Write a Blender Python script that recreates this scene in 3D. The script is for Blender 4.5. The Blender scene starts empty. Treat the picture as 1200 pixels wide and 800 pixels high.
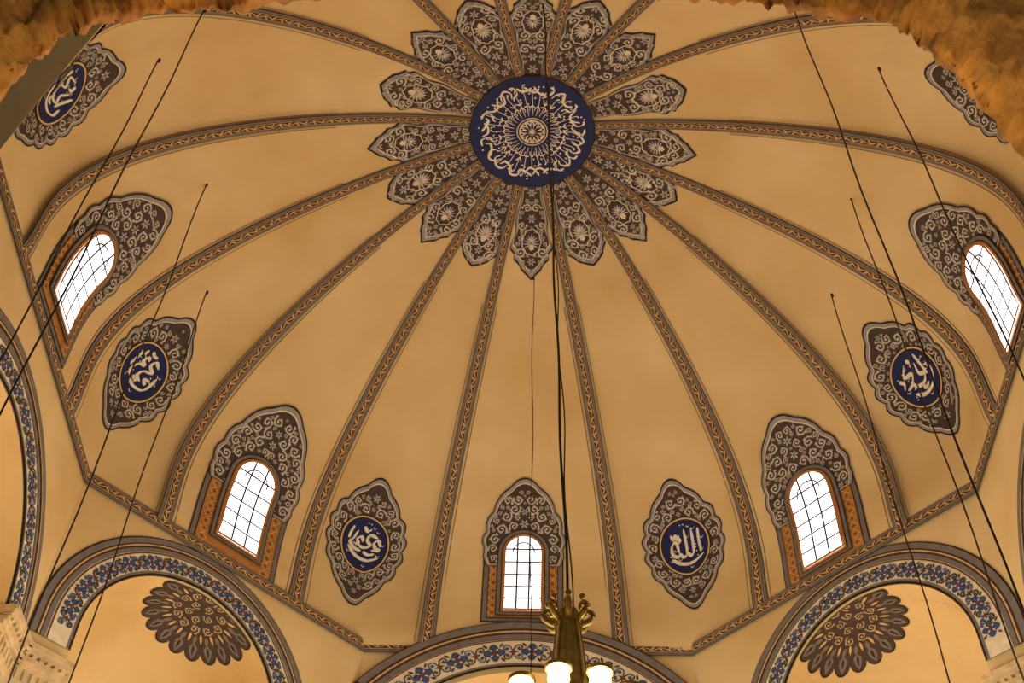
import bpy, numpy as np, math, random
from math import comb, sin, cos, pi, radians as D
vs=bpy.context.scene.view_settings
vs.view_transform='Standard'; vs.look='None'; vs.exposure=0; vs.gamma=1
# ------------------------------------------------------------ materials
def lin(c):
    return tuple(((v/255)/12.92 if v/255<=.04045 else ((v/255+.055)/1.055)**2.4) for v in c)+(1,)
def mat(name,rgb,rough=.8,var=.12,scale=3.0,metal=0,emit=None,es=0,bump=0,rgb2=None,detail=6):
    m=bpy.data.materials.new(name);m.use_nodes=True
    nt=m.node_tree;b=nt.nodes['Principled BSDF']
    b.inputs['Roughness'].default_value=rough;b.inputs['Metallic'].default_value=metal
    tc=nt.nodes.new('ShaderNodeTexCoord');n=nt.nodes.new('ShaderNodeTexNoise')
    n.inputs['Scale'].default_value=scale;n.inputs['Detail'].default_value=detail
    nt.links.new(tc.outputs['Object'],n.inputs['Vector'])
    r=nt.nodes.new('ShaderNodeValToRGB')
    c=lin(rgb)
    if rgb2: c1=lin(rgb2);c2=c
    else:
        c1=tuple(v*(1-var) for v in c[:3])+(1,);c2=tuple(min(1,v*(1+var)) for v in c[:3])+(1,)
    r.color_ramp.elements[0].color=c1;r.color_ramp.elements[1].color=c2
    r.color_ramp.elements[0].position=.3;r.color_ramp.elements[1].position=.7
    nt.links.new(n.outputs['Fac'],r.inputs['Fac']);nt.links.new(r.outputs['Color'],b.inputs['Base Color'])
    if emit:
        b.inputs['Emission Color'].default_value=lin(emit);b.inputs['Emission Strength'].default_value=es
    if bump:
        bp=nt.nodes.new('ShaderNodeBump');bp.inputs['Strength'].default_value=bump;bp.inputs['Distance'].default_value=.05
        nt.links.new(n.outputs['Fac'],bp.inputs['Height']);nt.links.new(bp.outputs['Normal'],b.inputs['Normal'])
    return m
PL=mat('plaster_cream',(238,214,168),.9,scale=.5,rgb2=(218,188,134),detail=12,bump=.15)
GREY=mat('paint_grey',(156,156,168),.85,var=.15,scale=6)
GRB=mat('paint_warm_grey',(122,116,118),.85,var=.15,scale=6)
DK=mat('paint_dark_umber',(46,35,32),.85,scale=6)
BR=mat('paint_brown',(98,68,52),.85,scale=6)
TAN=mat('paint_tan',(222,190,138),.85,scale=6)
CRM=mat('paint_cream_line',(234,222,200),.85,scale=6)
LGR=mat('paint_lace_ground',(74,62,62),.85,var=.2,scale=8)
NAVY=mat('paint_navy',(12,32,98),.7,scale=4)
BLUE=mat('paint_blue',(62,84,140),.8,scale=6)
WHT=mat('paint_white',(240,234,222),.8,scale=6)
OCH=mat('paint_ochre',(182,126,64),.85,scale=6,var=.2)
RED=mat('paint_red',(128,58,42),.85,scale=6)
STONEC=mat('carved_marble',(205,182,146),.7,scale=5,var=.25,bump=.4)
GLASS=mat('daylit_window_glass',(240,245,250),.3,emit=(246,248,255),es=2.3,var=.02)
BAR=mat('window_lead_bars',(80,58,36),.6)
FRM=mat('window_wood_frame',(176,122,56),.6)
WIRE=mat('iron_wire',(38,28,20),.6,metal=.3)
BRASS=mat('aged_brass',(140,120,56),.38,metal=.75,var=.3,scale=12)
LAMP=mat('glowing_lamp_glass',(255,240,200),.3,emit=(255,214,120),es=5)
RSTONE=mat('rough_golden_stone',(232,172,88),.95,scale=4,rgb2=(84,48,22),detail=14,bump=1.0)
CARP=mat('red_carpet',(140,40,30),.95)
MATS=[PL,GREY,DK,BR,TAN,CRM,LGR,NAVY,BLUE,WHT,OCH,RED,GLASS,BAR,FRM,STONEC,GRB]
MI={m.name:i for i,m in enumerate(MATS)}
# ------------------------------------------------------------ dome geometry
A=8.0
a_=[1,0.97375,1.11005,0.80433,0.29340,0]; b_=[0,0.16866,0.37757,0.67249,0.91836,0.86379]
T=np.linspace(0,1,400)
B=[comb(5,i)*T**i*(1-T)**(5-i) for i in range(6)]
RR=A*sum(x*y for x,y in zip(a_,B));ZZ=A*sum(x*y for x,y in zip(b_,B))
k_=int(np.argmax(ZZ)); ZZ[k_:]=ZZ[k_]; 
SS=np.concatenate([[0],np.cumsum(np.hypot(np.diff(RR),np.diff(ZZ)))])
STOT=SS[-1]
def z2s(z): return float(np.interp(z,ZZ[:k_],SS[:k_]))
def r2s(r): return float(np.interp(-r,-RR[120:],SS[120:]))
AL=11.89+(11.375-11.89)*T
DEL={-1:(-2.81,1.76,-.31),1:(1.54,-.68,.86),-2:(-1.35,1.0,1.35),2:(1.14,.97,1.24),-3:(.07,-1.84,2.44),3:(.63,1.48,-.99),
-4:(.01,-1.21,5.18),4:(.06,-.11,-6.56),-5:(.84,1.26,-.7),5:(.81,-1.66,-4.75),-6:(-.44,.07,-4.01),6:(-1.5,2.0,3.5)}
def ribang(i):
    s=1 if i>0 else -1;i=abs(i);k=i//2
    return s*(45*k+(AL if i%2 else -AL))
RIB={}
for i in list(range(-8,0))+list(range(1,9)):
    c=DEL.get(i,(0,0,0));th=np.radians(ribang(i)+c[0]+c[1]*T+c[2]*T*T)
    rad=RR/cos(D(11.89))
    RIB[i]=np.stack([rad*np.sin(th),rad*np.cos(th),ZZ],1)
def ip(arr,s): return np.stack([np.interp(s,SS,arr[:,j]) for j in range(3)],-1)
class Seg:
    def __init__(g,l,r,kind,ang):
        g.l,g.r,g.kind=l,r,kind;g.out=np.array([sin(D(ang)),cos(D(ang)),0])
    def P(g,x,s,metric=True):
        L=ip(RIB[g.l],s);R=ip(RIB[g.r],s)
        u=x/(np.linalg.norm(R-L,axis=-1)/2+1e-6) if metric else x
        p=L+(R-L)*((u+1)/2)[...,None]
        if g.kind=='M':
            q=np.interp(s,SS,RR)/A; b=.62*np.clip(q,0,1.02)**1.3
            w=np.clip(s/2.5,0,1);au=np.abs(u)
            p=p+g.out*(b*((1-w)*(1-au)+w*(1-u*u)))[...,None]
        return p
    def map(g,x,s,h):
        p=g.P(x,s);e=.02
        dx=g.P(x+e,s)-g.P(x-e,s);ds=g.P(x,s+e)-g.P(x,s-e)
        n=np.cross(dx,ds);n/=np.linalg.norm(n,axis=-1,keepdims=True)+1e-12
        sg=np.sign(((np.array([0,0,1.])-p)*n).sum(-1))
        return p+n*(sg*h)[...,None]
SEG={}
names=[(-1,1,'W',0),(1,2,'M',22.5),(2,3,'W',45),(3,4,'M',67.5),(4,5,'W',90),(5,6,'M',112.5),(6,7,'W',135),(7,8,'M',157.5),(8,-8,'W',180),(-8,-7,'M',-157.5),(-7,-6,'W',-135),(-6,-5,'M',-112.5),(-5,-4,'W',-90),(-4,-3,'M',-67.5),(-3,-2,'W',-45),(-2,-1,'M',-22.5)]
for l,r,k,a in names: SEG[a]=Seg(l,r,k,a)
# ------------------------------------------------------------ mesh helpers
def mkobj(name,V,Fc,mats,mi=None,smooth=False,parent=None):
    me=bpy.data.meshes.new(name);me.from_pydata([tuple(map(float,v)) for v in V],[],[tuple(int(i) for i in f) for f in Fc])
    for m in mats: me.materials.append(m)
    if mi is not None: me.polygons.foreach_set('material_index',np.array(mi,dtype=np.int32))
    if smooth: me.polygons.foreach_set('use_smooth',np.ones(len(Fc),dtype=bool))
    me.update();o=bpy.data.objects.new(name,me);bpy.context.scene.collection.objects.link(o)
    if parent: o.parent=parent
    return o
def empty(name,loc=(0,0,0)):
    e=bpy.data.objects.new(name,None);e.location=loc;bpy.context.scene.collection.objects.link(e);return e
def cat(P,n=6,closed=False):
    P=np.array(P,float)
    if closed: Q=np.vstack([P[-1],P,P[0],P[1]])
    else: Q=np.vstack([2*P[0]-P[1],P,2*P[-1]-P[-2]])
    o=[]
    for i in range(1,len(Q)-2):
        for t in np.linspace(0,1,n,endpoint=False):
            o.append(.5*((2*Q[i])+(-Q[i-1]+Q[i+1])*t+(2*Q[i-1]-5*Q[i]+4*Q[i+1]-Q[i+2])*t*t+(-Q[i-1]+3*Q[i]-3*Q[i+1]+Q[i+2])*t**3))
    if not closed:o.append(Q[-2])
    return np.array(o)
class Dec:
    def __init__(g): g.v=[];g.h=[];g.f=[];g.m=[];g.n=0
    def add(g,P,F,m,h):
        P=np.asarray(P,float);g.v.append(P);g.h.append(np.broadcast_to(np.asarray(h,float),(len(P),)).copy())
        g.f+= [tuple(i+g.n for i in f) for f in F];g.m+=[MI[m.name]]*len(F);g.n+=len(P)
    def ribbon(g,P,w,m,h,closed=False):
        P=np.asarray(P,float);n=len(P)
        if closed: t=np.roll(P,-1,0)-np.roll(P,1,0)
        else: t=np.gradient(P,axis=0)
        t/=np.linalg.norm(t,axis=1,keepdims=True)+1e-9
        nn=np.stack([-t[:,1],t[:,0]],1);w=np.broadcast_to(np.asarray(w,float),(n,))[:,None]/2
        V=np.vstack([P+nn*w,P-nn*w])
        F=[(i,(i+1)%n,n+(i+1)%n,n+i) for i in range(n if closed else n-1)]
        g.add(V,F,m,h)
    def star(g,c,O,m,h,rings=4):
        O=np.asarray(O,float);c=np.asarray(c,float);n=len(O)
        V=[c[None]]+[c+(O-c)*(j/rings) for j in range(1,rings+1)]
        F=[(0,1+i,1+(i+1)%n) for i in range(n)]
        for j in range(1,rings):
            a=1+(j-1)*n;b=1+j*n
            F+=[(a+i,b+i,b+(i+1)%n,a+(i+1)%n) for i in range(n)]
        g.add(np.vstack(V),F,m,h)
    def blob(g,c,a,L,W,m,h):
        q=[(-L/2,0),(-L*.2,W/2),(L*.15,W*.42),(L/2,0),(L*.15,-W*.42),(-L*.2,-W/2)]
        ca,sa=cos(a),sin(a);g.add([(c[0]+x*ca-y*sa,c[1]+x*sa+y*ca) for x,y in q],[tuple(range(6))],m,h)
    def rect(g,x0,x1,y0,y1,m,h,nx=4,ny=4):
        X=np.linspace(x0,x1,nx+1);Y=np.linspace(y0,y1,ny+1)
        V=[(x,y) for y in Y for x in X];w=nx+1
        g.add(V,[(j*w+i,j*w+i+1,(j+1)*w+i+1,(j+1)*w+i) for j in range(ny) for i in range(nx)],m,h)
    def spiral(g,c,r,a0,sgn,h,base=GREY,line=CRM,turns=1.3):
        """acanthus-like scroll: broad painted tendril with a light contour and leaves"""
        t=np.linspace(0,1,13);rr=r*(.92-.74*t);a=a0+sgn*t*turns*2*pi
        P=np.stack([c[0]+rr*np.cos(a),c[1]+rr*np.sin(a)],1)
        for q in(.0,.2,.4,.6):
            aa=a0+sgn*q*turns*2*pi;R=r*(.92-.74*q)*1.12
            pc=(c[0]+R*cos(aa),c[1]+R*sin(aa))
            g.blob(pc,aa+sgn*.9,r*.78,r*.42,base,h);g.blob(pc,aa+sgn*.9,r*.5,r*.11,line,h+.004)
        g.ribbon(P,r*.36*(1-.3*t),base,h+.002)
        g.ribbon(P,r*.13*(1-.3*t),line,h+.006)
        g.blob(P[-1],a[-1],r*.4,r*.36,line,h+.006)
    def scrolls(g,seed,inside,bb,rmin,rmax,n,h,mirror=True,base=GREY,line=CRM,x0=0.):
        rn=random.Random(seed);pl=[]
        for it in range(n*25):
            if len(pl)>=n:break
            f=it/(n*25);x=rn.uniform(0 if mirror else bb[0],bb[1]);y=rn.uniform(bb[2],bb[3]);r=rmax-(rmax-rmin)*min(1,f*1.6)
            if mirror and x<r*.85:
                if x<r*.4: x=0.
                else: continue
            if all(inside(x+r*.9*cos(q),y+r*.9*sin(q)) for q in(0,1.57,3.14,4.71)) and all(math.hypot(x-a,y-b)>(r+c)*.92 for a,b,c in pl):
                pl.append((x,y,r));a0=rn.uniform(0,6.28);s=rn.choice((-1,1))
                if x==0:
                    for q in np.linspace(0,6.283,7)[:-1]:
                        g.blob((x0+r*.5*cos(q),y+r*.5*sin(q)),q,r*.85,r*.34,base,h);g.blob((x0+r*.5*cos(q),y+r*.5*sin(q)),q,r*.55,r*.12,line,h+.004)
                    continue
                for sx in((1,-1) if mirror else(1,)):
                    g.spiral((x0+sx*x,y),r,a0 if sx==1 else pi-a0,s*sx,h,base,line)
    def obj(g,name,fn,parent=None):
        V=np.vstack(g.v);H=np.concatenate(g.h);return mkobj(name,fn(V[:,0],V[:,1],H),g.f,MATS,g.m,parent=parent)
# ------------------------------------------------------------ dome shell
V=[];Fc=[];sv=np.concatenate([np.linspace(0,STOT-.3,70),[STOT-.1]])
for l,r,k,a in names:
    U=np.linspace(-1,1,15);Ug,Sg=np.meshgrid(U,sv)
    P=SEG[a].P(Ug.ravel(),Sg.ravel(),False);b=len(V);V+=list(P);w=len(U)
    Fc+=[(b+j*w+i,b+j*w+i+1,b+(j+1)*w+i+1,b+(j+1)*w+i) for j in range(len(sv)-1) for i in range(w-1)]
DOME=mkobj('ceiling_dome',V,Fc,[PL],smooth=True)
# ------------------------------------------------------------ ribs
def band(d,s0,s1,w,h,ctr=0.,period=.34,taper=1.,lines=0):
    """patterned painted moulding centred at x=ctr running along y"""
    n=max(8,int((s1-s0)/.1));Y=np.linspace(s0,s1,n)
    sc=lambda y:1+(taper-1)*np.clip((np.asarray(y)-s0)/(s1-s0),0,1)
    def st(wd,m,hh): d.ribbon(np.stack([np.full(n,ctr),Y],1),2*wd*sc(Y),m,hh)
    if lines:
        for sx in(-1,1): d.ribbon(np.stack([ctr+sx*(w+lines)*sc(Y)[:int(n*.75)],Y[:int(n*.75)]],1),.014,BR,h)
    st(w,DK,h);st(w*.93,GRB,h+.004);st(w*.56,DK,h+.008);st(w*.5,TAN,h+.012);st(w*.42,BR,h+.016)
    q=max(4,int((s1-s0)/period));yy=np.linspace(s0,s1,q*8+1);ph=(yy-s0)/(s1-s0)*q*2*pi
    d.ribbon(np.stack([ctr+.22*w*sc(yy)*np.sin(ph),yy],1),w*.15*sc(yy),TAN,h+.02)
    for j in range(q*2):
        y=s0+(s1-s0)*(j+.5)/(q*2);s=1 if j%2==0 else -1;k=float(sc(y))
        d.blob((ctr-s*w*.14*k,y),1.57+s*.7,period*.42*k,w*.24*k,TAN,h+.02)
        d.blob((ctr+s*w*.24*k,y+period*.12),s*1.0,period*.2*k,w*.13*k,DK,h+.024)
RD=1.25
sd=r2s(RD+.02)
for n_,(i,arr) in enumerate(RIB.items()):
    d=Dec();band(d,0.02,sd,.17,.02,taper=.56,lines=.07)
    def fn(x,s,h,arr=arr):
        p=ip(arr,s);t=ip(arr,s+.03)-ip(arr,s-.03);t/=np.linalg.norm(t,axis=-1,keepdims=True)
        n=np.array([0,0,.5])-p;n-=(n*t).sum(-1,keepdims=True)*t;n/=np.linalg.norm(n,axis=-1,keepdims=True)
        l=np.cross(t,n);return p+l*x[:,None]+n*(h+.035)[:,None]
    d.obj('rib_band_%d'%(n_+1),fn,DOME)
# ------------------------------------------------------------ apex lace panels
for n_,(l,r,k,a) in enumerate(names):
    d=Dec();g=SEG[a];Lr=3.36 if k=='W' else 3.12
    s_end=r2s(Lr);Ln=sd-s_end
    def hwf(q,k=k,Lr=Lr):
        rad=RD+.02+q*(Lr-RD-.02);m=rad*.198-.065
        c=.68 if k=='W' else .76
        if q<c: e=1-.12*abs(sin(q/c*pi*2))**3
        else:
            v=(q-c)/(1-c);e=max(0,1-v**(1.3 if k=='W' else 2.2))
            e*=1-.13*abs(sin(v*9))
        return max(m*e,.004)
    qs=np.linspace(0,1,64);wv=np.array([hwf(q) for q in qs]);nx=6
    for kk,m,h in((1,DK,.02),(.95,GREY,.025),(.87,CRM,.029),(.83,LGR,.033)):
        yy=sd-qs*(.5+.5*kk)*Ln
        Vv=[(wv[j]*u*kk,yy[j]) for j in range(64) for u in np.linspace(-1,1,nx+1)]
        d.add(Vv,[(j*(nx+1)+i,j*(nx+1)+i+1,(j+1)*(nx+1)+i+1,(j+1)*(nx+1)+i) for j in range(63) for i in range(nx)],m,h)
    yc=sd-.60*Ln
    ins=lambda x,y,f=hwf,L=Ln,yc=yc:(0<(sd-y)/L<.97 and abs(x)<f((sd-y)/L)*.9 and math.hypot(x/.17,(y-yc)/.27)>1)
    d.scrolls(int(a*2)+500,ins,(0,.6,s_end,sd),.045,.13,70,.038)
    # shell palmette
    for q in np.linspace(-2.0,2.0,11):
        d.blob((.09*sin(q),yc-.04+.13*cos(q)),1.57-q,.22,.058,GREY if k=='M' else BLUE,.042);d.blob((.09*sin(q),yc-.04+.13*cos(q)),1.57-q,.17,.022,CRM,.046)
    d.blob((0,yc-.12),1.57,.16,.12,CRM,.048)
    O=[(.2*cos(q)*(1+.05*cos(9*q)),yc+.29*sin(q)*(1+.05*cos(9*q))) for q in np.linspace(0,6.283,41)[:-1]];d.ribbon(O,.02,CRM,.05,True)
    d.obj('crown_lace_panel_%d'%(n_+1),g.map,DOME)
# ------------------------------------------------------------ calligraphy strokes
def pen(d,P,w,m,h,nib=.9,n=5):
    Q=cat(P,n);t=np.gradient(Q,axis=0);a=np.arctan2(t[:,1],t[:,0]);k=np.linspace(0,1,len(Q))
    ww=w*(.35+.65*np.abs(np.sin(a-nib)))*np.clip(np.minimum(k,1-k)*8+.3,.3,1)
    d.ribbon(Q,ww,m,h)
ALLAH=[[(.78,.62),(.72,.1),(.74,-.4)],[(.45,.7),(.4,0),(.36,-.3),(.2,-.42),(.06,-.25)],[(.08,.74),(.06,0),(0,-.32),(-.2,-.4),(-.34,-.2)],
[(-.34,-.2),(-.42,.28),(-.66,.1),(-.66,-.25),(-.42,-.36),(-.3,-.2)],[(.85,-.5),(.3,-.72),(-.3,-.7),(-.75,-.45)],[(-.2,.55),(-.3,.4),(-.4,.56),(-.5,.4),(-.6,.6)],[(-.3,.2),(-.2,.3),(-.28,.42)]]
MUH=[[(.8,.1),(.66,.36),(.46,.2),(.6,0),(.8,-.06),(.4,-.12)],[(.6,.45),(.2,.5),(.1,.25),(.3,.05),(.0,-.12),(-.3,-.1)],[(-.1,.1),(-.2,.3),(-.4,.15),(-.3,-.05),(-.5,-.1)],
[(-.45,.5),(-.6,.1),(-.75,-.12),(-.45,-.3),(-.1,-.3)],[(.85,-.4),(.3,-.62),(-.3,-.6),(-.8,-.3)],[(.2,.75),(.0,.6),(-.2,.76)],[(.6,-.25),(.3,-.36),(0,-.3)],[(-.7,.6),(-.8,.3),(-.84,0)]]
OMR=[[(.5,.6),(.2,.72),(.1,.45),(.4,.3),(.0,.1),(-.1,-.2),(.2,-.3)],[(-.1,.5),(-.25,.6),(-.35,.35),(-.15,.25),(-.45,.1),(-.6,-.3),(-.4,-.5)],[(.75,.3),(.7,-.2),(.5,-.5),(0,-.62),(-.3,-.55)],
[(-.7,.5),(-.75,.1),(-.8,-.2)],[(.6,.0),(.3,-.08),(.5,-.25)],[(-.2,-.2),(0,-.4),(-.3,-.36)],[(.1,.85),(-.1,.8),(-.3,.86)],[(-.5,.75),(-.55,.5)]]
BKR=[[(.62,.72),(.55,.1),(.5,-.2)],[(.35,.5),(.2,.1),(.4,-.1),(.1,-.3),(-.3,-.2),(-.4,.1)],[(-.1,.75),(-.5,.4),(-.1,.3),(-.4,.0),(-.75,-.1)],[(.8,.1),(.82,-.3),(.4,-.62),(-.2,-.66),(-.6,-.4)],
[(.1,.8),(.2,.6),(.05,.5)],[(-.8,.4),(-.7,.2),(-.85,.0)],[(-.1,-.42),(.1,-.5),(.3,-.42)]]
def callig(d,tpl,c,rx,ry,h,seed):
    for st in tpl: pen(d,[(c[0]+x*rx*.92,c[1]+y*ry*.92) for x,y in st],.088,WHT,h)
    rn=random.Random(seed)
    for _ in range(20):
        q=rn.uniform(0,6.28);r=rn.uniform(.4,.88);x,y=c[0]+r*rx*cos(q),c[1]+r*ry*sin(q)
        if rn.random()<.5: d.blob((x,y),.8,.036,.036,WHT,h)
        else: pen(d,[(x-.04,y+.02),(x,y-.02),(x+.05,y+.02)],.018,WHT,h)
MED={-22.5:(MUH,2.42,-.17),22.5:(ALLAH,2.5,0),-67.5:(OMR,2.75,-0.06),67.5:(BKR,2.85,0),-112.5:(BKR,2.35,0),112.5:(OMR,2.7,0),157.5:(MUH,2.5,0),-157.5:(ALLAH,2.5,0)}
for a,(tpl,zc,x0) in MED.items():
    d=Dec();sc=z2s(zc);q=np.linspace(0,2*pi,145)[:-1]
    def outl(k):
        o=[]
        for t in q:
            e=1/math.sqrt((cos(t)/.86)**2+(sin(t)/1.14)**2)
            pk=.30*max(0,abs(sin(t)))**22
            r=(e+pk+.07*abs(sin(t*7))-.03)
            o.append((r*k*cos(t)+x0,sc+r*k*sin(t)))
        return o
    for kk,m,h in((1.03,DK,.02),(1.0,GREY,.025),(.945,CRM,.03),(.925,LGR,.034)): d.star((x0,sc),outl(kk),m,h,6)
    ins=lambda x,y:(math.hypot(x/.82,(y-sc)/1.10)<1.0 or (abs(x)<.14 and .9<abs(y-sc)<1.25)) and math.hypot(x/.56,(y-sc)/.65)>1
    d.scrolls(int(a*3)+900,ins,(0,.85,sc-1.3,sc+1.3),.045,.125,130,.04,x0=x0)
    for rx,ry,m,h in((.59,.67,DK,.052),(.57,.65,TAN,.056),(.535,.615,DK,.06),(.515,.595,NAVY,.064)):
        d.star((x0,sc),[(x0+rx*cos(t),sc+ry*sin(t)) for t in q[::3]],m,h,3)
    callig(d,tpl,(x0,sc),.5,.58,.070,int(a))
    d.obj('calligraphy_medallion',SEG[a].map)
# central disc
d=Dec();R0=RD;q=np.linspace(0,2*pi,193)[:-1]
sc_=lambda k,amp:[(R0*k*(1+amp*abs(sin(t*12)))*cos(t),R0*k*(1+amp*abs(sin(t*12)))*sin(t)) for t in q]
d.star((0,0),sc_(1.02,.02),DK,.07,3);d.star((0,0),sc_(1.0,.02),NAVY,.076,3)
circ=lambda r:[(r*cos(t),r*sin(t)) for t in q]
hh=.084
d.star((0,0),circ(.27),CRM,hh,2);d.ribbon(circ(.31),.02,CRM,hh,True)
for j in range(12):
    t=j*pi/6;d.blob((.14*cos(t),.14*sin(t)),t,.2,.05,NAVY,hh+.004);d.blob((.22*cos(t+.26),.22*sin(t+.26)),t,.07,.035,NAVY,hh+.004)
rn=random.Random(5)
for j in range(32):
    t=j*2*pi/32;pt=lambda r,dt:(r*1.06*cos(t+dt),r*1.06*sin(t+dt))
    r1=rn.uniform(.72,.98);ja=rn.uniform(-.05,.05);jr=rn.uniform(-.05,.05)
    pen(d,[pt(.34,0),pt(.55,.02),pt(r1,.0),pt(r1+.05,.06)],.036,WHT,hh,nib=t,n=3)
    m=rn.randrange(3)
    if m==0: pen(d,[pt(.82+jr,-.16+ja),pt(.95+jr,-.1+ja),pt(1.02,.02+ja),pt(.92,.12),pt(.8,.08)],.05,WHT,hh,nib=t,n=4)
    elif m==1: pen(d,[pt(.98,-.15+ja),pt(.86+jr,-.05),pt(.84+jr,.08),pt(.95,.16+ja)],.05,WHT,hh,nib=t,n=4)
    else: pen(d,[pt(1.02,-.1+ja),pt(1.0,.02),pt(.88+jr,.05),pt(.8,-.06),pt(.74+jr,-.1)],.046,WHT,hh,nib=t,n=4)
    pen(d,[pt(.5+jr,-.1),pt(.56,.0),pt(.5+jr,.1),pt(.44,.08)],.028,WHT,hh,nib=t,n=3)
    if m!=1: pen(d,[pt(.68+jr,-.09),pt(.62,.0),pt(.68+jr,.09)],.034,WHT,hh,nib=t,n=3)
    for dt in(.1,-.05,.04): d.blob(pt(rn.uniform(.6,1.05),dt+ja),t,.042,.042,WHT,hh)
def zr(r): return np.interp(-r,-RR[120:],ZZ[120:])
d.obj('calligraphy_roundel',lambda x,y,h:np.stack([x,y,zr(np.hypot(x,y))-h],1),DOME)
# ------------------------------------------------------------ windows
#       x0   zbottom ztop  halfw  openhw openheight sill
WIN={0:(-.05,.60,3.78,.86,.39,1.88,.27),45:(-.03,.02,3.62,1.0,.46,2.15,.27),-45:(.0,.0,3.76,1.03,.46,2.12,.47),90:(.08,.0,3.68,.88,.48,2.25,.16),-90:(0,.22,3.95,.9,.46,2.15,.43),135:(0,.3,3.8,.95,.42,2.0,.3),-135:(0,.3,3.8,.95,.42,2.0,.3),180:(0,.3,3.8,.95,.42,2.0,.3)}
nw=0
for a,(x0,zb,zt,hw,ow,oh,sill) in WIN.items():
    nw+=1;g=SEG[a];root=empty('window_%d'%nw);sb=z2s(zb);st=z2s(zt);H=st-sb
    ob=sb+sill;ot=ob+oh;oc=ot-ow
    rt=sb+.46*H
    d=Dec()
    d.rect(x0-hw,x0+hw,sb,rt+.1,DK,.02,8,8);d.rect(x0-hw+.025,x0+hw-.025,sb+.025,rt+.1,GRB,.026,8,8)
    d.rect(x0-hw+.12,x0+hw-.12,sb+.1,rt+.1,DK,.032,8,8);d.rect(x0-hw+.14,x0+hw-.14,sb+.12,rt+.1,OCH,.038,8,8)
    xm0=(hw-.14+ow+.14)/2
    for sx in(-1,1):
        for j in range(12):
            y=sb+.24+j*.2
            if y<rt: 
                xm=x0+sx*xm0;d.ribbon([(xm-.1,y),(xm,y+.1),(xm+.1,y),(xm,y-.1)],.016,TAN,.042,True);d.blob((xm,y),0,.07,.05,RED,.044)
    O=[];n=80
    for j in range(n+1):
        t=pi*j/n;c=rt+.3;e=1/math.sqrt((cos(t)/(hw+.0))**2+(sin(t)/(st-c-.16))**2)
        r=e+.17*sin(t)**20+.06*abs(sin(t*7));O.append((x0+r*cos(t),c+r*sin(t)))
    O=[(x0+hw-.06,rt-.12),(x0+hw+.02,rt+.1)]+O+[(x0-hw-.02,rt+.1),(x0-hw+.06,rt-.12)]
    cc=(x0,rt+.35);sh=lambda k:[(cc[0]+(x-cc[0])*k,cc[1]+(y-cc[1])*k) for x,y in O]
    for kk,m,h in((1,DK,.046),(.975,GREY,.05),(.925,CRM,.054),(.905,LGR,.058)): d.star(cc,sh(kk),m,h,6)
    ins=lambda x,y:(math.hypot((x)/(hw-.05),(y-rt-.3)/(st-rt-.5))<.99 if y>rt+.25 else (abs(x)<hw-.08 and y>rt-.08)) and math.hypot(x,y-oc)>ow+.17
    d.scrolls(nw*7+3,ins,(0,hw,rt-.1,st),.045,.13,140,.064,x0=x0)
    d.obj('painted_surround',g.map,root)
    def arch(w,b,c,n=16): return [(x0-w,b)]+[(x0-w,b+(c-b)*j/6) for j in range(1,6)]+[(x0+w*cos(t),c+w*sin(t)) for t in np.linspace(pi,0,n)]+[(x0+w,b+(c-b)*j/6) for j in range(5,0,-1)]+[(x0+w,b)]
    f=Dec()
    for w,dz,m,h in((ow+.17,.13,DK,.076),(ow+.15,.11,GRB,.08),(ow+.08,.06,DK,.085),(ow+.06,.05,FRM,.09)):
        f.star((x0,(ob+oc)/2),arch(w,ob-dz,oc),m,h,4)
    f.ribbon(arch(ow+.015,ob-.01,oc),.05,FRM,.14,True)
    f.obj('frame',g.map,root)
    p=Dec();p.star((x0,(ob+oc)/2),arch(ow,ob,oc),GLASS,.10,4);p.obj('glass',g.map,root)
    b=Dec()
    for x in(-ow/3,ow/3):
        b.ribbon([(x0+x,ob+(oc+ow*.93-ob)*i/6) for i in range(7)],.038,BAR,.115)
    for j in range(1,6):
        y=ob+(ot-ob)*j/6;w=ow if y<oc else math.sqrt(max(0,ow**2-(y-oc)**2));b.ribbon([(x0-w,y),(x0,y),(x0+w,y)],.036,BAR,.115)
    b.ribbon([(x0+ow*.6*cos(t),oc+ow*.6*sin(t)) for t in np.linspace(pi,0,10)],.03,BAR,.117)
    b.obj('glazing_bars',g.map,root)
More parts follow.
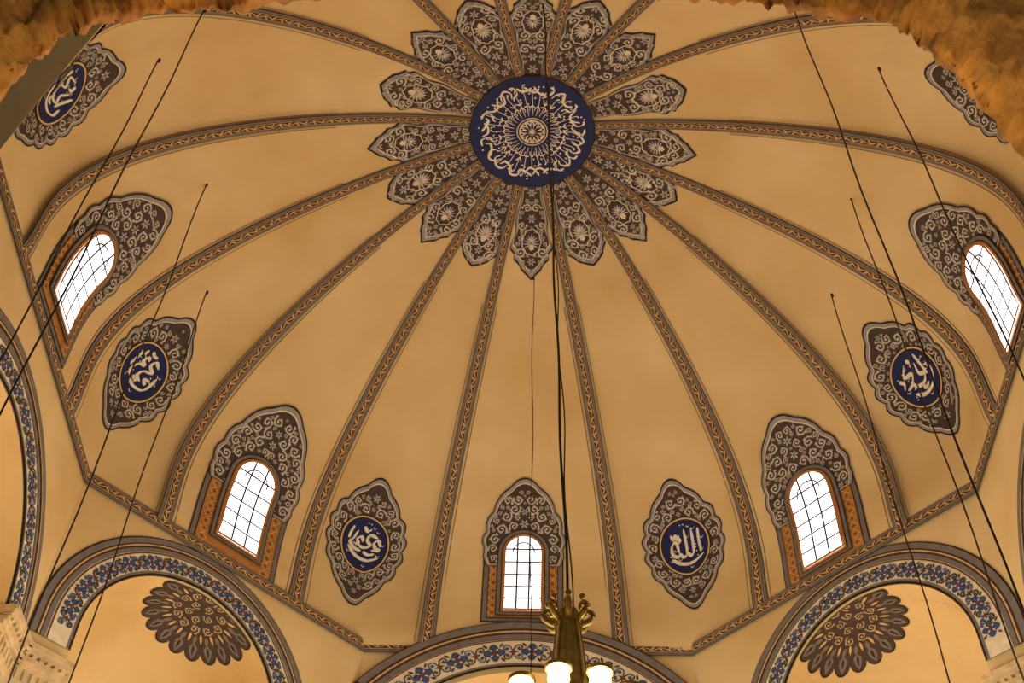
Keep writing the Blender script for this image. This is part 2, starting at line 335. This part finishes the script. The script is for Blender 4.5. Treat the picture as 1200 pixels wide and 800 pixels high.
# ------------------------------------------------------------ octagon walls, arches
HS=A*math.tan(D(22.5));FLOOR=-18.1
ARCH={0:(-.1,-3.7,3.15,4.28),-1:(-.5,-2.9,2.0,2.8),1:(.45,-2.85,2.0,2.85),-2:(.1,-4.0,2.3,3.2),2:(-.1,-4.0,2.3,3.2)}
def plane(k):
    th=D(45*k);n=np.array([sin(th),cos(th),0]);l=np.array([cos(th),-sin(th),0])
    return lambda x,z,h:n*(A-np.asarray(h))[...,None]+l*np.asarray(x)[...,None]+np.array([0,0,1.])*np.asarray(z)[...,None]
side={0:'far',-1:'far_left',1:'far_right',-2:'left',2:'right'}
for k,(cx,cz,Ri,Ro) in ARCH.items():
    fn=plane(k);X=np.unique(np.concatenate([np.linspace(-HS,HS,60),np.clip(cx-Ri*np.cos(np.linspace(0,pi,60)),-HS,HS)]))
    V=[];F=[]
    def zl(x): return cz+math.sqrt(max(0,Ri*Ri-(x-cx)**2))
    for x in X: V+=[(x,.05),(x,zl(x))]
    F+=[(2*i,2*i+2,2*i+3,2*i+1) for i in range(len(X)-1)]
    b=len(V)
    for x0_,x1_ in((-HS,max(-HS,cx-Ri)),(min(HS,cx+Ri),HS)):
        b=len(V);V+=[(x0_,cz),(x1_,cz),(x1_,FLOOR),(x0_,FLOOR)];F.append((b,b+1,b+2,b+3))
    Va=np.array(V);P=fn(Va[:,0],Va[:,1],np.zeros(len(Va)))
    P=list(P)
    t=np.linspace(0,pi,40);prof=[(cx+Ri,FLOOR)]+[(cx+Ri*cos(q),cz+Ri*sin(q)) for q in t]+[(cx-Ri,FLOOR)]
    prof=np.array(prof);n=len(prof);b=len(P);P+=list(fn(prof[:,0],prof[:,1],np.zeros(n)))+list(fn(prof[:,0],prof[:,1],np.full(n,-.6)))
    F+=[(b+i,b+i+1,b+n+i+1,b+n+i) for i in range(n-1)]
    E=np.linspace(0,pi/2,14);PH=np.linspace(-pi/2,pi/2,26);b=len(P)
    rows=[(FLOOR,1.)]+[(cz+Ri*sin(e),cos(e)) for e in E]
    for z,cc in rows:
        x=cx+Ri*cc*np.sin(PH);dpt=.6+Ri*cc*np.cos(PH);P+=list(fn(x,np.full(26,z),-dpt))
    F+=[(b+j*26+i,b+j*26+i+1,b+(j+1)*26+i+1,b+(j+1)*26+i) for j in range(len(rows)-1) for i in range(25)]
    WALL=mkobj('wall_'+side[k],P,F,[PL])
    d=Dec();tt=np.linspace(-.0,pi,90);H0=.14 if k==0 else 0
    def ring(r,w,m,h):
        Q=np.array([(cx+r*cos(q),cz+r*sin(q)) for q in tt]);Q=np.vstack([[(cx+r,cz-.5)],Q,[(cx-r,cz-.5)]])
        ok=np.abs(Q[:,0])<HS+.02;idx=np.where(ok)[0]
        if len(idx)>3: d.ribbon(Q[idx[0]:idx[-1]+1],w,m,h+H0)
    W=Ro-Ri;bw=W*.58
    ring(Ri+W*.5,W,DK,.02);ring(Ri+bw/2+.02,bw,CRM,.03);
    ring(Ro-.03-W*.07,W*.14,GRB,.034);ring(Ro-W*.235,W*.09,BR,.04);ring(Ro-W*.34,W*.10,GRB,.03);ring(Ro-W*.235,W*.03,TAN,.046)
    ring(Ri+.03,.035,DK,.036);ring(Ri+.07,.035,GRB,.038);ring(Ri+bw-.01,.03,BR,.036)
    rm=Ri+bw*.54;N=int(pi*rm/(bw*.56))
    for j in range(N+1):
        q=pi*j/N;cpt=np.array([cx+rm*cos(q),cz+rm*sin(q)])
        if abs(cpt[0])>HS-.15: continue
        def loc(u,v): 
            return (cx+(rm+v)*cos(q+u/rm),cz+(rm+v)*sin(q+u/rm))
        L=bw*.27
        if j%2==0:
            O=[loc(L*cos(e)*(1+.25*cos(4*e)),L*.95*sin(e)*(1+.25*cos(4*e))) for e in np.linspace(0,6.283,25)[:-1]]
            d.star(cpt,O,BLUE,.044+H0,1);d.ribbon(O,.012,DK,.048+H0,True)
            for e in range(4): 
                pc=loc(L*.5*cos(e*1.57+.78),L*.5*sin(e*1.57+.78));d.blob(pc,e*1.57+.78+q,L*.5,L*.18,CRM,.05+H0)
            O2=[loc(L*.3*cos(e),L*.3*sin(e)) for e in np.linspace(0,6.283,9)[:-1]];d.star(cpt,O2,RED,.054+H0,1)
            for sx in(-1,1):
                for sy in(-1,1): d.blob(loc(sx*L*.9,sy*L*1.0),q+sx*sy*.8,L*.75,L*.28,DK if sx*sy>0 else BLUE,.046+H0)
        else:
            for sx in(-1,1):
                for sy in(-1,1):
                    p=[loc(sx*L*u,sy*L*v) for u,v in((0,0),(.35,.85),(.95,.9),(1.,.4),(.6,.3))]
                    d.ribbon(cat(p,3),.026,BLUE if sx*sy>0 else DK,.044+H0);d.blob(loc(sx*L*.65,sy*L*.5),q+sx,.1,.06,BLUE,.047+H0)
            d.blob(cpt,q,L*.8,L*.4,RED,.048+H0);d.blob(cpt,q+1.57,L*1.3,L*.25,DK,.046+H0)
    d.obj('arch_painted_band',fn,WALL)
    if k!=0:
        d=Dec();band(d,-HS,HS,.15,.05);d.obj('cornice_band',lambda x,y,h,fn=fn:fn(y,x*1.0,h+.0),WALL)
    else:
        d=Dec();band(d,-HS,-1.7,.15,.05);band(d,1.55,HS,.15,.05);d.obj('cornice_band',lambda x,y,h,fn=fn:fn(y,x,h),WALL)
    if k in(-1,1):   # scalloped leaf rosette painted in the crown of each exedra semidome
        d=Dec();cc=(.30,-.15) if k==-1 else (-.40,-.17);Rz=1.06
        q=np.linspace(0,2*pi,217)[:-1]
        ol=lambda kk:[(cc[0]+Rz*kk*(.86+.14*abs(cos(t*9))**.6)*cos(t),cc[1]+Rz*kk*(.86+.14*abs(cos(t*9))**.6)*sin(t)) for t in q]
        d.star(cc,ol(1),DK,.02,6);d.star(cc,ol(.97),LGR,.026,6)
        for j in range(18):
            t=pi*j/9;u=lambda r:(cc[0]+r*cos(t),cc[1]+r*sin(t))
            d.blob(u(.86),t,.30,.16,GRB,.034);d.blob(u(.86),t,.2,.05,DK,.038);d.blob(u(.66),t+.17,.2,.08,GRB,.034)
            t2=t+.17;d.blob((cc[0]+.62*cos(t2),cc[1]+.62*sin(t2)),t2,.2,.05,TAN,.036)
        rn=random.Random(k+9)
        for ring_r,nn_,rs in((.43,11,.105),(.2,5,.1)):
            for j in range(nn_):
                t=2*pi*j/nn_;d.spiral((cc[0]+ring_r*cos(t),cc[1]+ring_r*sin(t)),rs,rn.uniform(0,6),1 if j%2 else -1,.034,GRB,TAN)
        def sm(x,y,h,fn=fn,cx=cx,cz=cz,Ri=Ri):
            y=np.maximum(y,-.57);yp=np.maximum(y,0)
            return fn(cx+x,cz+np.sqrt(np.maximum(0,Ri**2-x**2-yp**2))-h,-(.6+y))
        d.obj('semidome_leaf_rosette',sm,WALL)
def boxes(name,L,m,parent=None):
    V=[];F=[]
    for fn,x0,x1,z0,z1,h0,h1 in L:
        b=len(V)
        for h in(h0,h1):
            for x,z in((x0,z0),(x1,z0),(x1,z1),(x0,z1)): V.append(fn(np.array(x),np.array(z),np.array(h)))
        F+=[tuple(b+i for i in f) for f in((0,1,2,3),(7,6,5,4),(0,4,5,1),(1,5,6,2),(2,6,7,3),(3,7,4,0))]
    return mkobj(name,V,F,[m],parent=parent)
for n_,(k,(cx,cz,Ri,Ro)) in enumerate(ARCH.items()):
    fn=plane(k);L=[]
    zt=-3.75
    for x0_,x1_ in((-HS-.05,cx-Ri+.08),(cx+Ri-.08,HS+.05)):
        if x1_-x0_<.25: continue
        for z0,z1,h in((-.08,0,.26),(-.16,-.08,.22),(-.28,-.2,.16),(-.36,-.28,.12),(-.85,-.36,.07),(-1.0,-.85,.12)):
            L.append((fn,x0_,x1_,zt+z0,zt+z1,-.3,h))
        x=x0_
        while x<x1_-.07: L.append((fn,x,x+.07,zt-.21,zt-.15,.05,.2));L.append((fn,x,x+.07,zt-.6,zt-.42,.05,.1));x+=.13
    if L: boxes('trim_%d'%(n_+1),L,STONEC)
mkobj('floor',[(-16,-20,FLOOR),(16,-20,FLOOR),(16,16,FLOOR),(-16,16,FLOOR)],[(0,1,2,3)],[CARP])
for nm,x in(('wall_left_outer',-11.3),('wall_right_outer',11.3)):
    mkobj(nm,[(x,-9,FLOOR),(x,9,FLOOR),(x,9,15),(x,-9,15)],[(0,1,2,3)],[PL])
# ------------------------------------------------------------ tubes
def tube(V,F,P,r,n=6):
    P=np.array(P,float);t=np.gradient(P,axis=0);t/=np.linalg.norm(t,axis=1,keepdims=True)
    b=len(V);rr=np.broadcast_to(r,(len(P),))
    for p,tt,q in zip(P,t,rr):
        a=np.cross(tt,[0,0,1.]) if abs(tt[2])<.9 else np.cross(tt,[1.,0,0]);a/=np.linalg.norm(a);c=np.cross(tt,a)
        for i in range(n): V.append(p+q*(a*cos(2*pi*i/n)+c*sin(2*pi*i/n)))
    for j in range(len(P)-1): F+=[(b+j*n+i,b+j*n+(i+1)%n,b+(j+1)*n+(i+1)%n,b+(j+1)*n+i) for i in range(n)]
    F.append(tuple(b+i for i in range(n)));F.append(tuple(b+(len(P)-1)*n+i for i in range(n)))
wires=[(-5.6,-3.83,4.1),(-6.42,-3.09,3.71),(-6.24,-.08,4.62),(-6.46,2.11,4.09),(.05,3.3,6.36),(4.59,-3.56,4.96),(6.08,-2.75,4.22),(6.15,.19,4.69),(6.05,2.29,4.41)]
for w in wires:
    V=[];F=[];w=np.array(w);z0=w[2]+.02
    zs=np.linspace(z0,-15,30);P=[(w[0]+.02*sin(z*1.3),w[1],z) for z in zs]
    tube(V,F,P,.0125 if w[1]!=3.3 else .009);tube(V,F,[(w[0],w[1],z0),(w[0],w[1],z0-.08)],.028)
    mkobj('lamp_suspension_wire',V,F,[WIRE])
# ------------------------------------------------------------ chandelier
CX,CY_,CZ=.42,-3.,-8.15
root=empty('chandelier',(CX,CY_,CZ))
def part(name,V,F,m,sm=True):
    return mkobj(name,V,F,[m],smooth=sm,parent=root)
V=[];F=[];tube(V,F,[(.012*sin(z*2)-.22*(z/14.5),0,z) for z in np.linspace(14.5,0,80)],[.017]*80)
tube(V,F,[(.04+.02*sin(z*2.4+1)-.26*(z/14.5),0.02,z) for z in np.linspace(14.5,0,80)],[.009]*80)
part('chain',V,F,WIRE)
def lathe(V,F,prof,n=24,c=(0,0)):
    b=len(V)
    for r,z in prof:
        for i in range(n):V.append((c[0]+r*cos(2*pi*i/n),c[1]+r*sin(2*pi*i/n),z))
    for j in range(len(prof)-1): F+=[(b+j*n+i,b+j*n+(i+1)%n,b+(j+1)*n+(i+1)%n,b+(j+1)*n+i) for i in range(n)]
V=[];F=[]
lathe(V,F,[(0,.12),(.03,.1),(.05,.04),(.03,0),(.06,-.04),(.10,-.08),(.11,-.12),(.08,-.16),(.09,-.2),(.12,-.24),(.11,-.28),(.12,-.4),(.14,-.6),(.16,-.85),(.18,-1.0),(.2,-1.05),(.19,-1.15),(.22,-1.3),(.24,-1.5),(.2,-1.6),(.16,-1.7),(.24,-1.85),(.3,-2.05),(.24,-2.25),(.1,-2.4),(.06,-2.5),(.09,-2.58),(0,-2.66)])
for j in range(8):
    t=j*pi/4;tube(V,F,[(r*cos(t)*1.02,r*sin(t)*1.02,z) for r,z in((.11,-.26),(.12,-.4),(.14,-.6),(.16,-.85),(.185,-1.05))],.014)
part('column',V,F,BRASS)
V=[];F=[]
for j in range(8):
    t=j*2*pi/8;P=[]
    for s in np.linspace(0,1,14):
        a=-1.4+s*5.0;r=.09+.055*(1-.6*s)*cos(a)+.06*min(1,s*3);z=-.16+.08*(1-.5*s)*sin(a)+.04*s
        P.append((r*cos(t)*1.3,r*sin(t)*1.3,z))
    tube(V,F,P,np.linspace(.034,.018,14));lathe(V,F,[(0,.03),(.03,.015),(.035,0),(.02,-.03),(0,-.035)],8,(.195*cos(t),.195*sin(t)))
part('leaf_crown',V,F,BRASS)
V=[];F=[];V2=[];F2=[];V3=[];F3=[];dz=-.42
for j in range(10):
    t=j*2*pi/10+.12;ct,st_=cos(t),sin(t);q=.6
    P=cat([(.2*ct,.2*st_,-1.25+dz),(.36*ct,.36*st_,-1.42+dz),(.55*ct,.55*st_,-1.3+dz),(q*ct,q*st_,-1.1+dz)],6);tube(V,F,P,.02,8)
    c=(q*ct,q*st_);sh=lambda L:[(r,z+dz) for r,z in L]
    lathe(V,F,sh([(0,-1.12),(.05,-1.1),(.08,-1.06),(.05,-1.03),(.06,-1.0)]),12,c)
    lathe(V2,F2,sh([(.03,-1.02),(.075,-.99),(.1,-.92),(.095,-.85),(.115,-.79),(.1,-.79),(0,-.84)]),16,c)
    lathe(V3,F3,sh([(.112,-.81),(.126,-.80),(.126,-.78),(.112,-.77)]),16,c)
lathe(V,F,[(.45,-1.78),(.48,-1.80),(.48,-1.86),(.45,-1.88),(.43,-1.82),(.45,-1.78)],32)
part('arms',V,F,BRASS);part('lamp_shades',V2,F2,LAMP);part('lamp_rims',V3,F3,BRASS)
# ------------------------------------------------------------ near rough stone opening (splayed reveal)
cam_loc=np.array([0.05842,-12.80469,-16.45128])
yN=-10.8
inner=cat([(-1.9,-17.6),(-1.9,-15.5),(-1.88,-13.6),(-1.84,-12.9),(-1.77,-12.4),(-1.70,-12.02),(-1.58,-11.84),(-1.35,-11.77),(-1.1,-11.74),(-.75,-11.58),(0,-11.45),(.6,-11.58),(.92,-11.69),(1.15,-11.75),(1.38,-11.86),(1.49,-12.12),(1.55,-12.5),(1.61,-12.95),(1.7,-13.6),(1.8,-15.5),(1.8,-17.6)],24)
rn=np.random.RandomState(3);n=len(inner)
kk=np.arange(n)*16/24
jit=sum(.034/(f**.5)*np.sin(kk*f*.21+rn.rand()*9) for f in(1,2.3,4.1,7.7,13.3))
cen=np.array([0,-14.6]);dirv=inner-cen;dirv/=np.linalg.norm(dirv,axis=1,keepdims=True)
V=[];F=[];prof=[(2.2,-.1),(1.6,-.1),(1.2,-.08),(.8,-.07),(.5,-.05),(.34,-.05),(.2,-.03),(.12,-.03),(.05,-.01),(.0,.02),(.06,.06),(.12,.1),(.45,.2),(1.0,.34),(1.6,.45),(2.2,.5)]
for j,(off,dy) in enumerate(prof):
    nz=sum(.034/(f**.4)*np.sin(kk*f*.17+j*1.3+rn.rand()*5) for f in(1,2.7,5.3,9,15))
    for i in range(n):
        e=inner[i]+dirv[i]*(off+.0+(jit[i]+nz[i])*.3)
        V.append((e[0],yN+dy+nz[i]*.6,e[1]))
m=len(prof)
F=[(j*n+i,j*n+i+1,(j+1)*n+i+1,(j+1)*n+i) for j in range(m-1) for i in range(n-1)]
o=mkobj('rough_stone_arch',V,F,[RSTONE],smooth=True)
# ------------------------------------------------------------ lights
def point(name,loc,e,col,r=.3):
    l=bpy.data.lights.new(name,'POINT');l.energy=e;l.color=col;l.shadow_soft_size=r
    ob=bpy.data.objects.new(name,l);ob.location=loc;bpy.context.scene.collection.objects.link(ob);return ob
for j in range(6):
    t=j*pi/3+.3;point('dome_fill_light',(.3+3.4*cos(t),1.0+3.4*sin(t),-9.9-.5*(sin(t)>.2)),265,(1,.84,.55),.3)  # added ring of unseen fill lights under the dome, no fixtures here
for k in(-2,-1,0,1,2):   # added fill lights below the arches, brighten the dome base more than the crown
    t=D(45*k);r=5.6;point('wall_fill_light',(r*sin(t),r*cos(t),-7.2),200 if abs(k)<2 else 150,(1,.88,.62),.3)
point('stone_fill_light',(.3,-11.9,-13.9),130,(1,.72,.34),.2)  # added fill light that brightens the near stone edge from below
w=bpy.data.worlds.new('w');bpy.context.scene.world=w;w.use_nodes=True
w.node_tree.nodes['Background'].inputs[0].default_value=(1,.84,.60,1);w.node_tree.nodes['Background'].inputs[1].default_value=.15
# ------------------------------------------------------------ camera
pi_,ya,ro,f=.90573,-.02704,.02970,1494.68
Fw=np.array([sin(ya)*cos(pi_),cos(ya)*cos(pi_),sin(pi_)]);Rr=np.array([cos(ya),-sin(ya),0]);U=np.cross(Rr,Fw)
R=cos(ro)*Rr+sin(ro)*U;U2=-sin(ro)*Rr+cos(ro)*U
from mathutils import Matrix
c=bpy.data.cameras.new('camera');co=bpy.data.objects.new('camera',c);bpy.context.scene.collection.objects.link(co)
M=Matrix(((R[0],U2[0],-Fw[0],cam_loc[0]),(R[1],U2[1],-Fw[1],cam_loc[1]),(R[2],U2[2],-Fw[2],cam_loc[2]),(0,0,0,1)))
co.matrix_world=M;c.sensor_width=36;c.lens=36*f/1200;c.clip_end=200
c.dof.use_dof=True;c.dof.focus_distance=21;c.dof.aperture_fstop=8
bpy.context.scene.camera=co
